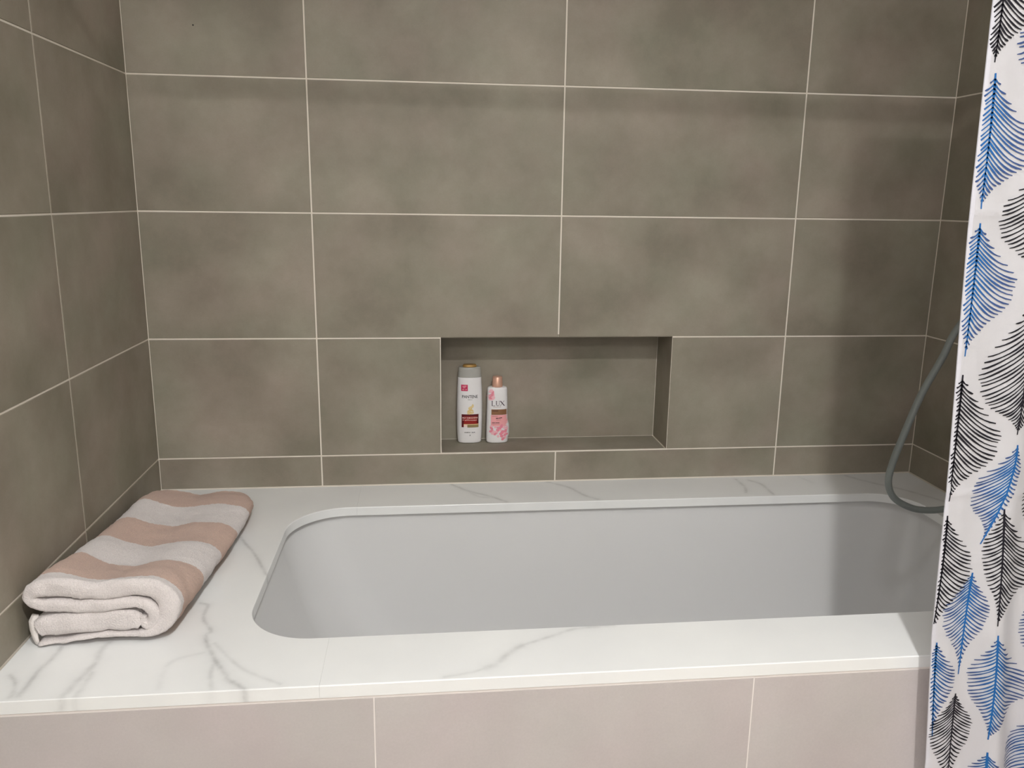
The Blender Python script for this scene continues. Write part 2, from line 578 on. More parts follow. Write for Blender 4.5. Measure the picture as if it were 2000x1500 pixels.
def rr_ring(l, r, f, bk, z, dr=0.0):
    """rounded rectangle ring of the tub, each side moved outwards by l, r, f, bk"""
    x0, x1, y0, y1 = OX0 - l, OX1 + r, OY0 - f, OY1 + bk
    pts = []
    rl, rb, rc, rd = [max(0.03, q + dr) for q in (R_FL, R_BL, R_BR, R_FR)]
    def seg(a, b, n): return [(a[0] + (b[0] - a[0]) * k / n, a[1] + (b[1] - a[1]) * k / n) for k in range(n)]
    pts += arc(x0 + rl, y0 + rl, rl, -PI / 2, -PI, 20)[:-1]
    pts += seg((x0, y0 + rl), (x0, y1 - rb), 10)
    pts += arc(x0 + rb, y1 - rb, rb, PI, PI / 2, 20)[:-1]
    pts += seg((x0 + rb, y1), (x1 - rc, y1), 30)
    pts += arc(x1 - rc, y1 - rc, rc, PI / 2, 0, 20)[:-1]
    pts += seg((x1, y1 - rc), (x1, y0 + rd), 10)
    pts += arc(x1 - rd, y0 + rd, rd, 0, -PI / 2, 20)[:-1]
    pts += seg((x1 - rd, y0), (x0 + rl, y0), 30)
    return [(x, y, z) for x, y in pts]


tub = empty('bathtub', (1.115, -0.45, -0.45))
tag(tub, 'white glossy bathtub sunk into the stone deck', 'bathtub')
rings = [rr_ring(.040, .040, .036, .040, -0.0216), rr_ring(.013, .013, .013, .013, -0.0216), rr_ring(.0125, .012, .012, .012, -0.024),
         rr_ring(.011, .0115, .0115, .0115, -0.034), rr_ring(.008, .010, .010, .010, -0.05),
         rr_ring(-.008, .005, .004, .004, -0.12), rr_ring(-.045, -.004, -.004, -.004, -0.22, .01), rr_ring(-.092, -.016, -.014, -.014, -0.31, .02),
         rr_ring(-.130, -.030, -.024, -.024, -0.36, .02), rr_ring(-.162, -.050, -.045, -.045, -0.395, .02), rr_ring(-.20, -.08, -.075, -.075, -0.415, .01),
         rr_ring(-.25, -.12, -.11, -.11, -0.424, 0), rr_ring(-.40, -.25, -.20, -.20, -0.428, -.04)]
n = len(rings[0])
V = [v for r_ in rings for v in r_]
F = []
for r_ in range(len(rings) - 1):
    for c in range(n):
        d = (c + 1) % n
        F.append((r_ * n + c, r_ * n + d, (r_ + 1) * n + d, (r_ + 1) * n + c))
F.append([(len(rings) - 1) * n + c for c in range(n)])
me = pydata('basin', [(x - 1.115, y + 0.45, z + 0.45) for x, y, z in V], F)
fix_normals(me)
if me.polygons[len(me.polygons) - 1].normal.z < 0:
    me.flip_normals()
basin = link('basin', me, M_CERAMIC, tub, smooth=True)
sol = basin.modifiers.new('shell', 'SOLIDIFY')
sol.thickness = 0.006
sol.offset = -1
# feet that carry the tub on the floor
M_FOOT = plain('tub_foot', srgb(60, 60, 60), 0.6)
for fx in (-0.40, 0.45):
    link('foot', boxes_mesh('foot', [(fx - 0.03, fx + 0.03, -0.12, 0.12, -0.10, 0.016)]), M_FOOT, tub)

# ------------------------------------------------------------------ folded towel
TWO = Vector((0.14, -0.45, 0.0))                          # origin of the towel on the deck


def cxz(cx, cy):
    return (0.0107 + (cx - 60) * 0.000157, 0.0012 + (800 - cy) * 0.000177)


WRAP = [(185, 772, 44), (420, 752, 48), (700, 722, 56), (1000, 722, 62), (1180, 722, 66), (1330, 690, 110), (1445, 600, 165), (1500, 480, 190), (1490, 380, 195),
        (1400, 290, 190), (1220, 245, 165), (1000, 255, 175), (800, 268, 175), (600, 245, 185), (400, 215, 190), (230, 225, 150), (135, 300, 130), (190, 372, 122), (350, 394, 128),
        (600, 418, 132), (850, 418, 130), (1050, 398, 118), (1200, 400, 110), (1315, 460, 120), (1345, 550, 118), (1290, 632, 100), (1235, 600, 90), (1225, 535, 70)]
CORE = [(178, 632, 165), (280, 602, 200), (500, 594, 198), (760, 585, 196), (980, 580, 205), (1120, 588, 205), (1200, 630, 100)]


def ribbon(path, per):
    c = catmull([(x, y, t_) for x, y, t_ in path], per)
    P = np.array([cxz(x, y) for x, y, _ in c])
    T = c[:, 2] * 0.000180
    return P, T


H_Y = [-0.735, -0.69, -0.64, -0.595, -0.49, -0.375, -0.27, -0.20, -0.165]
H_V = [1.0, 0.93, 0.80, 0.71, 0.60, 0.555, 0.53, 0.50, 0.44]
RX = [-0.735, -0.60, -0.49, -0.366, -0.27, -0.20, -0.165]
RV = [0.000, 0.004, 0.008, 0.014, 0.017, 0.012, -0.004]
LV = [0.000, 0.001, 0.002, 0.004, 0.008, 0.016, 0.030]
Y0, Y1 = -0.734, -0.160


def towel_mesh():
    V, F = [], []
    ny = 190
    ys = []
    for k in range(ny + 1):
        ys.append(Y0 + (Y1 - Y0) * k / ny)
    ys = [Y0 - 0.0085, Y0 - 0.0080, Y0 - 0.0065, Y0 - 0.0042, Y0 - 0.002] + ys + [Y1 + 0.0025, Y1 + 0.004, Y1 + 0.0045]
    shr = [0.30, 0.48, 0.70, 0.87, 0.96] + [1.0] * (ny + 1) + [0.82, 0.55, 0.25]
    for path, per, sd in ((WRAP, 9, 0.0), (CORE, 9, 5.0)):
        P, T = ribbon(path, per)
        n = len(P)
        tg = np.gradient(P, axis=0)
        tg /= np.linalg.norm(tg, axis=1)[:, None]
        nm = np.c_[-tg[:, 1], tg[:, 0]]
        base = len(V)
        for y, s in zip(ys, shr):
            yy = min(max(y, Y0), Y1)
            h = np.interp(yy, H_Y, H_V)
            # centre line settles with the height, the fold keeps some thickness
            hh = h
            wv = 0.0018 * math.sin(yy * 21 + sd) + 0.0012 * math.sin(yy * 47 + 1.3)
            rx = np.interp(yy, RX, RV)
            lx = np.interp(yy, RX, LV)
            th = T * s
            A = P + nm * th[:, None] / 2
            B = P - nm * th[:, None] / 2
            # round the loose ends of the ribbon
            loop = np.vstack([A, B[::-1]])
            x = loop[:, 0].copy()
            z = loop[:, 1] * hh
            k = np.clip((x - 0.012) / 0.24, 0, 1)
            x = x + lx * (1 - k) + rx * k
            far = min(max((yy - Y0) / 0.12, 0), 1)
            z = z * (1 + far * (0.20 * np.exp(-((x - 0.042) / 0.032) ** 2) - 0.06 * np.exp(-((x - 0.135) / 0.035) ** 2) + 0.04 * np.exp(-((x - 0.205) / 0.03) ** 2)))
            z = z + wv * np.clip(loop[:, 1] / 0.1, 0, 1)
            ed = 0.0022 * np.sin(x * 60 + sd) if s < 1 else 0
            for i in range(len(x)):
                q = Vector((x[i] * 90, yy * 90, z[i] * 90))
                d1 = noise.noise(q * 0.35) * 0.0022 + noise.noise(q * 2.6) * 0.0012
                d2 = noise.noise(q * 0.35 + Vector((31, 7, 3))) * 0.0022 + noise.noise(q * 2.6 + Vector((3, 9, 1))) * 0.0012
                zz = max(z[i] + d2, 0.0006)
                dy = noise.noise(Vector((x[i] * 40, z[i] * 40, sd))) * 0.004
                V.append((x[i] + d1 - TWO.x, y + dy - TWO.y, zz))
        m = 2 * n
        for r in range(len(ys) - 1):
            for c in range(m):
                d = (c + 1) % m
                F.append((base + r * m + c, base + r * m + d, base + (r + 1) * m + d, base + (r + 1) * m + c))
        for r in (0, len(ys) - 1):
            for c in range(n - 1):
                a, b_ = base + r * m + c, base + r * m + c + 1
                e, f = base + r * m + (m - 1 - c), base + r * m + (m - 2 - c)
                F.append((a, b_, f, e))
    return fix_normals(pydata('bath_towel', V, F))


mt, nt, b = new_mat('striped_terry')
L = nt.links.new
tc = N(nt, 'ShaderNodeTexCoord')
sep = N(nt, 'ShaderNodeSeparateXYZ')
L(tc.outputs['Object'], sep.inputs[0])
nzw = N(nt, 'ShaderNodeTexNoise')
nzw.inputs['Scale'].default_value = 120.0
L(tc.outputs['Object'], nzw.inputs['Vector'])
mw = N(nt, 'ShaderNodeMath', operation='MULTIPLY_ADD')
L(nzw.outputs['Fac'], mw.inputs[0])
mw.inputs[1].default_value = 0.006
skx = N(nt, 'ShaderNodeMapRange')          # the stripes run slightly askew towards the wall
skx.interpolation_type = 'SMOOTHSTEP'
skx.inputs['From Min'].default_value = -0.125
skx.inputs['From Max'].default_value = -0.015
skx.inputs['To Min'].default_value = -0.009
skx.inputs['To Max'].default_value = 0.0
L(sep.outputs['X'], skx.inputs['Value'])
sky = N(nt, 'ShaderNodeMath', operation='ADD')
L(sep.outputs['Y'], sky.inputs[0])
L(skx.outputs[0], sky.inputs[1])
L(sky.outputs[0], mw.inputs[2])
rng = N(nt, 'ShaderNodeMapRange')
rng.inputs['From Min'].default_value = -0.31 + 0.003
rng.inputs['From Max'].default_value = 0.31 + 0.003
L(mw.outputs[0], rng.inputs['Value'])
rp = N(nt, 'ShaderNodeValToRGB')
cr = rp.color_ramp
cr.interpolation = 'CONSTANT'
WHT, PNK = srgb(236, 228, 226), srgb(214, 182, 166)
bounds = [-0.721, -0.606, -0.494, -0.378, -0.274]
cr.elements[0].position = 0.0
cr.elements[0].color = WHT
cr.elements[1].position = (bounds[0] - TWO.y + 0.31) / 0.62
cr.elements[1].color = PNK
for k, yb in enumerate(bounds[1:]):
    e = cr.elements.new((yb - TWO.y + 0.31) / 0.62)
    e.color = WHT if k % 2 == 0 else PNK
L(rng.outputs[0], rp.inputs['Fac'])
nzf = N(nt, 'ShaderNodeTexNoise')
nzf.inputs['Scale'].default_value = 420.0
nzf.inputs['Detail'].default_value = 4
nzf.inputs['Roughness'].default_value = 0.7
L(tc.outputs['Object'], nzf.inputs['Vector'])
mrf = N(nt, 'ShaderNodeMapRange')
mrf.inputs['From Min'].default_value = 0.3
mrf.inputs['From Max'].default_value = 0.7
mrf.inputs['To Min'].default_value = 0.84
mrf.inputs['To Max'].default_value = 1.05
L(nzf.outputs['Fac'], mrf.inputs['Value'])
sc = N(nt, 'ShaderNodeVectorMath', operation='SCALE')
L(rp.outputs['Color'], sc.inputs[0])
L(mrf.outputs[0], sc.inputs['Scale'])
L(sc.outputs[0], b.inputs['Base Color'])
b.inputs['Roughness'].default_value = 0.95
b.inputs['Specular IOR Level'].default_value = 0.1
b.inputs['Sheen Weight'].default_value = 0.25
bp = N(nt, 'ShaderNodeBump')
bp.inputs['Strength'].default_value = 0.9
bp.inputs['Distance'].default_value = 0.003
L(nzf.outputs['Fac'], bp.inputs['Height'])
L(bp.outputs['Normal'], b.inputs['Normal'])
M_TOWEL = mt
M_TOWEL_W = plain('white_terry', srgb(232, 226, 222), 0.95, spec=0.1, bump=(400, 0.5))

towel = link('bath_towel', towel_mesh(), M_TOWEL, None, TWO, smooth=True)
tag(towel, 'folded white and dusty pink striped towel lying on the stone deck', 'towel')
# turned-out hem corner at the lower left of the folded end
hv, hf = [], []
hem = [(0.0160, -0.722, 0.050), (0.0135, -0.730, 0.042), (0.0150, -0.733, 0.028), (0.0185, -0.735, 0.014), (0.0230, -0.736, 0.0035)]
for k, (x, y, z) in enumerate(hem):
    w = (0.012, 0.014, 0.013, 0.010, 0.008)[k]
    for (dx, dy) in ((0, 0), (w, -0.004), (w, 0.0), (0, 0.004)):
        hv.append((x + dx - TWO.x, y + dy - TWO.y, z))
for k in range(len(hem) - 1):
    for c in range(4):
        d = (c + 1) % 4
        hf.append((k * 4 + c, k * 4 + d, (k + 1) * 4 + d, (k + 1) * 4 + c))
hf += [(0, 1, 2, 3), (16, 19, 18, 17)]
hm = link('hem', fix_normals(pydata('hem', hv, hf)), M_TOWEL_W, towel, smooth=True)
hm['label'] = 'turned-out white hem corner'

# ------------------------------------------------------------------ bottles in the niche
def outline(tab, z):
    zs = [q[0] for q in tab]
    return [np.interp(z, zs, [q[k] for q in tab]) for k in range(1, len(tab[0]))]


class Bottle:
    """body of elliptical section: rows of (z, half width left, half width right, half depth)"""
    def __init__(self, tab, power=2.3):
        self.tab, self.p = tab, power

    def front(self, x, z, off=0.0003):
        l, r, d = outline(self.tab, z)
        a = r if x > 0 else l
        q = min(abs(x) / a, 0.999)
        return -d * (1 - q ** self.p) ** (1 / self.p) - off

    def mesh(self, name, seg=56, sub=3):
        c = catmull(self.tab, sub)
        V, F = [], []
        for z, l, r, d in c:
            for k in range(seg):
                a = 2 * PI * k / seg
                cs, sn = math.cos(a), math.sin(a)
                ex = 2 / self.p
                hx = r if cs > 0 else l
                V.append((math.copysign(abs(cs) ** ex, cs) * hx, math.copysign(abs(sn) ** ex, sn) * d, z))
        n = len(c)
        for i in range(n - 1):
            for k in range(seg):
                l_ = (k + 1) % seg
                F.append((i * seg + k, i * seg + l_, (i + 1) * seg + l_, (i + 1) * seg + k))
        F.append(tuple(range(seg))[::-1])
        F.append(tuple((n - 1) * seg + k for k in range(seg)))
        return fix_normals(pydata(name, V, F))


def patch(bt, name, parent, mat, x0, x1, z0, z1, off=0.0003, nx=12, nz=4, label=None):
    V = [(x0 + (x1 - x0) * i / nx, 0, z0 + (z1 - z0) * j / nz) for j in range(nz + 1) for i in range(nx + 1)]
    V = [(x, bt.front(x, z, off), z) for x, _, z in V]
    F = [(j * (nx + 1) + i, j * (nx + 1) + i + 1, (j + 1) * (nx + 1) + i + 1, (j + 1) * (nx + 1) + i) for j in range(nz) for i in range(nx)]
    o = link(name, pydata(name, V, F), mat, parent)
    if label: o['label'] = label
    return o


def strokes(bt, name, parent, mat, segs, off=0.0006, label=None):
    """flat print made of short bars: (x0,z0,x1,z1,width)"""
    V, F = [], []
    for x0, z0, x1, z1, w in segs:
        d = Vector((x1 - x0, z1 - z0))
        nn = Vector((-d.y, d.x)).normalized() * w / 2
        m = 3
        k = len(V)
        for i in range(m + 1):
            px, pz = x0 + d.x * i / m, z0 + d.y * i / m
            for s in (1, -1):
                qx, qz = px + nn.x * s, pz + nn.y * s
                V.append((qx, bt.front(qx, qz, off), qz))
        for i in range(m):
            F.append((k + 2 * i, k + 2 * i + 1, k + 2 * i + 3, k + 2 * i + 2))
    o = link(name, pydata(name, V, F), mat, parent)
    if label: o['label'] = label
    return o


def blob(bt, parts, off=0.00045):
    """flat printed petals: (cx, cz, rx, rz, turn)"""
    V, F = [], []
    for cx, cz, rx, rz, tn in parts:
        k = len(V)
        m = 16
        V.append((cx, bt.front(cx, cz, off), cz))
        for i in range(m):
            a = 2 * PI * i / m
            ux, uz = rx * math.cos(a), rz * math.sin(a) * (1 + 0.15 * math.cos(3 * a))
            x, z = cx + ux * math.cos(tn) - uz * math.sin(tn), cz + ux * math.sin(tn) + uz * math.cos(tn)
            V.append((x, bt.front(x, z, off), z))
        for i in range(m):
            F.append((k, k + 1 + i, k + 1 + (i + 1) % m))
    return pydata('petal', V, F)


def lettering(bt, name, parent, mat, text, cx, cz, width, height, off=0.0006, bold=0.0, label=None):
    cu = bpy.data.curves.new(name, 'FONT')
    cu.body = text
    cu.size = 1.0
    cu.offset = bold
    cu.resolution_u = 3
    tmp = bpy.data.objects.new(name, cu)
    COL.objects.link(tmp)
    dg = bpy.context.evaluated_depsgraph_get()
    me0 = tmp.evaluated_get(dg).to_mesh()
    co = [v.co.copy() for v in me0.vertices]
    fs = [tuple(p_.vertices) for p_ in me0.polygons]
    tmp.evaluated_get(dg).to_mesh_clear()
    bpy.data.objects.remove(tmp, do_unlink=True)
    xs, ys = [c.x for c in co], [c.y for c in co]
    sx, sy = width / (max(xs) - min(xs)), height / (max(ys) - min(ys))
    mxx, mxy = (max(xs) + min(xs)) / 2, (max(ys) + min(ys)) / 2
    V = []
    for c in co:
        x, z = cx + (c.x - mxx) * sx, cz + (c.y - mxy) * sy
        V.append((x, bt.front(x, z, off), z))
    o = link(name, pydata(name, V, fs), mat, parent)
    if label: o['label'] = label
    return o


M_BOT_W = plain('white_plastic', srgb(232, 230, 231), 0.28)
M_CAP_CLEAR = plain('pearly_cap', srgb(196, 192, 182), 0.2, coat=0.4)
mcap, nt, b = new_mat('frosted_clear')
b.inputs['Base Color'].default_value = srgb(225, 224, 218)
b.inputs['Roughness'].default_value = 0.25
b.inputs['Transmission Weight'].default_value = 0.55
b.inputs['IOR'].default_value = 1.4
M_CAP_CLEAR = mcap
M_GOLD = plain('gold_cap', srgb(176, 138, 78), 0.35, metal=0.3)
M_PINKCAP = plain('rose_gold_cap', srgb(226, 178, 156), 0.3, metal=0.35)
M_BLACK = plain('black_print', srgb(24, 22, 24), 0.4)
M_RED = plain('red_print', srgb(150, 28, 24), 0.4)
M_DRED = plain('dark_red_print', srgb(92, 12, 22), 0.4)
M_MAG = plain('magenta_print', srgb(200, 42, 92), 0.4)
M_LIGHT = plain('pale_print', srgb(240, 214, 204), 0.4)
M_OLIVE = plain('bronze_print', srgb(150, 132, 92), 0.4)
M_CREAM = plain('cream_print', srgb(226, 204, 150), 0.4)
M_CREAM2 = plain('straw_print', srgb(204, 172, 104), 0.4)
M_BROWN = plain('brown_print', srgb(136, 96, 66), 0.4)
M_DKBROWN = plain('dark_brown_print', srgb(78, 44, 40), 0.4)
M_PINK = plain('pink_print', srgb(238, 166, 170), 0.4)
M_PINK2 = plain('rose_print', srgb(232, 140, 158), 0.4)
M_PINK3 = plain('pale_rose_print', srgb(242, 188, 198), 0.4)
M_PLUM = plain('plum_print', srgb(62, 40, 56), 0.4)

# tall shampoo bottle
sh = empty('shampoo_bottle', (0.7790, 0.1035, NB))
tag(sh, 'taller white bottle with red label and gold-centred cap standing in the niche', 'bottle')
b1 = Bottle([(0.0000, .0265, .0265, .0150), (0.0015, .0300, .0300, .0180), (0.005, .0318, .0318, .0192), (0.03, .0332, .0332, .0198), (0.07, .0340, .0340, .0200), (0.105, .0340, .0340, .0200), (0.14, .0332, .0332, .0194),
             (0.165, .0320, .0320, .0185), (0.1795, .0312, .0312, .0178), (0.1800, .0290, .0290, .0160)])
link('body', b1.mesh('body'), M_BOT_W, sh, smooth=True)
c1 = Bottle([(0.1803, .0290, .0290, .0160), (0.1808, .0309, .0309, .0175), (0.190, .0306, .0306, .0172), (0.200, .0300, .0300, .0168), (0.2055, .0292, .0292, .0160), (0.2075, .0270, .0270, .0140)])
cp = link('cap', c1.mesh('cap'), M_CAP_CLEAR, sh, smooth=True)
cp['label'] = 'frosted translucent flip cap'
core = Bottle([(0.2060, .0170, .0170, .0100), (0.2078, .0185, .0185, .0108), (0.2120, .0180, .0180, .0105), (0.2140, .0160, .0160, .0090)])
gd = link('cap_disc', core.mesh('cap_disc'), M_GOLD, cp, smooth=True)
gd['label'] = 'gold centre of the cap'
lb = patch(b1, 'red_label', sh, M_RED, -.0222, .0232, .0537, .0815, 0.0003)
patch(b1, 'label_edge', lb, M_DRED, -.0222, -.0165, .0455, .0815, 0.0005, 3, 4)
patch(b1, 'label_edge', lb, M_DRED, .0185, .0232, .0560, .0815, 0.0005, 3, 4)
patch(b1, 'label_edge', lb, M_DRED, -.0165, .0185, .0760, .0815, 0.0004, 8, 2)
patch(b1, 'bronze_strip', lb, M_OLIVE, -.0070, .0232, .0450, .0530, 0.0004, 8, 2)
patch(b1, 'pale_strip', lb, M_CREAM, -.0165, .0232, .0528, .0545, 0.0006, 8, 2)
patch(b1, 'pale_strip', lb, M_LIGHT, -.0165, -.0070, .0470, .0530, 0.0005, 4, 2)
lettering(b1, 'lettering', lb, M_LIGHT, 'MILKY DAMAGE REPAIR', 0.0005, .0718, .0410, .0042, 0.0008, 0.01)
sq = []
rs = random.Random(3)
x = 0.0185
while x > -0.0165:
    w = rs.uniform(.0018, .0042)
    sq.append((x, .0655 + rs.uniform(-.0004, .0004), x - w, .0652 + rs.uniform(-.0006, .0006), .0013))
    if rs.random() < 0.5:
        sq.append((x - w * .3, .0655, x - w * .35, .0655 + rs.choice((-.0020, .0022)), .0009))
    x -= w + (0.0007 if rs.random() < 0.7 else 0.0022)
strokes(b1, 'lettering', lb, M_LIGHT, sq, 0.0008)
st = patch(b1, 'sticker', sh, M_MAG, -.0232, -.0058, .1450, .1620, 0.0004, 6, 4)
st['label'] = 'small square magenta sticker'
strokes(b1, 'lettering', st, M_LIGHT, [(-.020, .1575, -.0095, .1585, .0014), (-.019, .1535, -.012, .1548, .0013), (-.0205, .1490, -.0150, .1485, .0013), (-.0125, .1485, -.0085, .1490, .0013)], 0.0007)
lettering(b1, 'lettering', sh, M_BLACK, 'PANTENE', 0.0, .1298, .0415, .0080, 0.0006, 0.010)
lettering(b1, 'lettering', sh, M_BLACK, 'PRO-V', 0.0005, .1215, .0120, .0026, 0.0006, 0.0)
lettering(b1, 'lettering', sh, M_BLACK, 'SHAMPOO', -.0068, .0312, .0155, .0026, 0.0006, 0.02)
strokes(b1, 'lettering', sh, M_BLACK, [(.0050, .0310, .0090, .0308, .0012), (.0095, .0312, .0135, .0312, .0012), (.0060, .0312, .0062, .0326, .0009), (.0125, .0312, .0127, .0328, .0009)])
strokes(b1, 'symbol', sh, M_BLACK, [(-.0008, .0225, .0004, .0255, .0006), (.0004, .0255, .0016, .0225, .0006), (-.0010, .0222, .0018, .0222, .0008)])
# golden swirl above the red label
sw = link('swirl', blob(b1, [(.0015, .0850, .0095, .0035, .1), (-.0015, .0900, .0065, .0042, .5), (.0045, .0930, .0060, .0030, -.6), (.0010, .0985, .0060, .0045, .9), (.0070, .1040, .0030, .0055, -.2)], 0.0004), M_CREAM, sh)
sw['label'] = 'printed golden swirl'
strokes(b1, 'swirl_line', sw, M_CREAM2, [(-.0060, .0880, .0000, .0925, .0011), (.0000, .0925, .0065, .0915, .0011), (.0065, .0915, .0090, .0870, .0011), (-.0030, .0965, .0030, .0950, .0010), (.0030, .0950, .0055, .1000, .0010), (-.0040, .0850, .0040, .0880, .0011)])

# shorter body wash bottle
bw = empty('body_wash_bottle', (0.8530, 0.0985, NB))
tag(bw, 'shorter white bottle with pink roses and rose-gold cap standing in the niche', 'bottle')
b2 = Bottle([(0.0000, .0245, .0250, .0140), (0.0015, .0275, .0280, .0165), (0.005, .0290, .0294, .0178), (0.014, .0292, .0300, .0182), (0.022, .0291, .0326, .0182), (0.036, .0288, .0330, .0181), (0.050, .0286, .0326, .0180),
             (0.058, .0284, .0300, .0178), (0.066, .0282, .0286, .0176), (0.10, .0276, .0280, .0172), (0.135, .0270, .0272, .0168), (0.147, .0266, .0266, .0162), (0.1515, .0250, .0250, .0150), (0.1535, .0215, .0215, .0125), (0.1540, .0140, .0140, .0120)], 2.5)
link('body', b2.mesh('body'), M_BOT_W, bw, smooth=True)
link('cap', lathe_mesh('cap', [(.0136, .1538), (.0142, .1545), (.0140, .160), (.0130, .1800), (.0122, .1812), (.0080, .1816)], 36), M_PINKCAP, bw, smooth=True)
r_ = random.Random(11)
top = [(-.0180 + r_.uniform(-.004, .012), .1370 + r_.uniform(-.014, .009), r_.uniform(.0045, .007), r_.uniform(.0035, .005), r_.uniform(0, 3)) for _ in range(16)]
rose = link('rose', blob(b2, [q for q in top if q[0] > -.0235], 0.0004), M_PINK3, bw)
rose['label'] = 'printed pale pink rose'
link('petal', blob(b2, [(-.0165, .1330, .0060, .0035, .4), (-.0130, .1400, .0050, .0030, 1.2), (-.0190, .1250, .0045, .0030, -.5)], 0.0006), M_PINK2, rose)
pk = patch(b2, 'pink_label', bw, M_PINK, -.0180, .0275, .0480, .0790, 0.0003)
patch(b2, 'brown_band', bw, M_BROWN, -.0168, .0272, .0795, .0945, 0.0004)
# three-letter name in thin strokes
lx = -.0170
strokes(b2, 'lettering', bw, M_PLUM, [
    (-.0148, .1045, -.0148, .1175, .0018), (-.0165, .1174, -.0132, .1174, .0008), (-.0158, .1045, -.0075, .1043, .0011), (-.0076, .1043, -.0070, .1066, .0008),
    (-.0035, .1175, -.0035, .1075, .0018), (-.0052, .1174, -.0020, .1174, .0008), (-.0035, .1080, -.0020, .1050, .0014), (-.0022, .1051, .0005, .1044, .0012), (.0003, .1044, .0032, .1056, .0010), (.0032, .1056, .0042, .1082, .0009), (.0042, .1080, .0042, .1175, .0009), (.0030, .1174, .0054, .1174, .0008),
    (.0072, .1175, .0178, .1045, .0022), (.0168, .1175, .0070, .1045, .0009), (.0062, .1174, .0086, .1174, .0008), (.0158, .1174, .0180, .1174, .0008), (.0062, .1045, .0082, .1045, .0008), (.0164, .1045, .0190, .1045, .0008)])
strokes(b2, 'lettering', bw, M_BROWN, [(-.0120, .1011, .0090, .1011, .0007)])
strokes(b2, 'lettering', bw, M_DKBROWN, [(-.0140, .0905, .0015, .0907, .0020)], 0.0007)
strokes(b2, 'lettering', pk, M_DKBROWN, [(-.0045, .0700, .0010, .0702, .0028), (.0018, .0702, .0120, .0718, .0022), (-.0150, .0580, -.0070, .0581, .0016), (-.0060, .0580, .0050, .0581, .0016)], 0.0007)
strokes(b2, 'lettering', pk, M_BROWN, [(-.0150, .0758, .0000, .0758, .0008), (-.0040, .0655, .0090, .0660, .0007), (-.0150, .0545, .0060, .0545, .0006)], 0.0007)
low = []
for k in range(34):
    u = r_.random()
    cx = -.0180 + u * .0440
    zlo, zhi = .0290 - u * .0230, .0480
    low.append((cx, r_.uniform(max(zlo, .008), zhi), r_.uniform(.0035, .0065), r_.uniform(.0025, .0045), r_.uniform(0, 3.1)))
rose2 = link('rose', blob(b2, low[:20], 0.0004), M_PINK3, bw)
rose2['label'] = 'printed cluster of pink roses'
link('petal', blob(b2, low[20:], 0.0006), M_PINK2, rose2)

# ------------------------------------------------------------------ shower hose
h = [(1.952, -0.43, 0.800), (1.940, -0.425, 0.720), (1.905, -0.40, 0.610), (1.837, -0.35, 0.4657), (1.805, -0.35, 0.3911), (1.7671, -0.35, 0.3096), (1.7364, -0.35, 0.2146), (1.7192, -0.35, 0.1543), (1.7128, -0.35, 0.1053),
     (1.7290, -0.35, 0.0676), (1.7642, -0.35, 0.0441), (1.8035, -0.35, 0.0329), (1.8604, -0.352, 0.0350), (1.915, -0.360, 0.062), (1.944, -0.368, 0.120), (1.952, -0.370, 0.180)]
hose = empty('shower_hose', (1.952, -0.37, 0.0))
tag(hose, 'grey shower hose hanging in a loop beside the feather-print curtain', 'shower hose')
ho = Vector(hose.location)
hp = [Vector(q) - ho for q in catmull(h, 10)]
link('tube', tube_mesh('tube', hp, 0.0078, 18), M_HOSE, hose, smooth=True)
for (a, b_) in ((hp[0], Vector((0, -0.06, 0.855))), (hp[-1], Vector((0, 0, 0.225)))):
    link('connector', tube_mesh('connector', [a - (b_ - a) * 0.2, a, b_], [0.0085, 0.0105, 0.0105], 20), M_CHROME, hose, smooth=True)
    link('wall_elbow', tube_mesh('wall_elbow', [b_ - Vector((0, 0, 0.012)), b_ + Vector((0.004, 0, 0.006)), b_ + Vector((ROOM_X - 0.006 - 1.952, 0, 0.008)), b_ + Vector((ROOM_X - 0.005 - 1.952, 0, 0.008)), b_ + Vector((ROOM_X - 0.0001 - 1.952, 0, 0.008))], [0.013, 0.013, 0.013, 0.028, 0.028], 24), M_CHROME, hose, smooth=True)

# ------------------------------------------------------------------ curtain rod and curtain
CY = -0.94


def rod_z(x): return 1.3335 - 0.009 * x


rod = empty('curtain_rod', (0.0, CY, rod_z(0)))
tag(rod, 'straight metal curtain rod above the front of the bath', 'curtain rod')
link('bar', tube_mesh('bar', [(0.004, 0, 0), (ROOM_X - 0.004, 0, rod_z(ROOM_X) - rod_z(0))], 0.0125, 24), M_CHROME, rod, smooth=True)
link('flange', tube_mesh('flange', [(0.0002, 0, 0), (0.006, 0, 0), (0.014, 0, 0)], [0.03, 0.03, 0.018], 28), M_CHROME, rod, smooth=True)
dzr = rod_z(ROOM_X) - rod_z(0)
link('flange', tube_mesh('flange', [(ROOM_X - 0.0002, 0, dzr), (ROOM_X - 0.006, 0, dzr), (ROOM_X - 0.014, 0, dzr)], [0.03, 0.03, 0.018], 28), M_CHROME, rod, smooth=True)

C_TOP, C_BOT = 1.285, -0.50


def x_edge(z):
    return float(np.interp(z, [-.6, -.16, .07, .35, .55, .70, .98, 1.35], [1.475, 1.4616, 1.4412, 1.431, 1.419, 1.411, 1.4036, 1.40]))


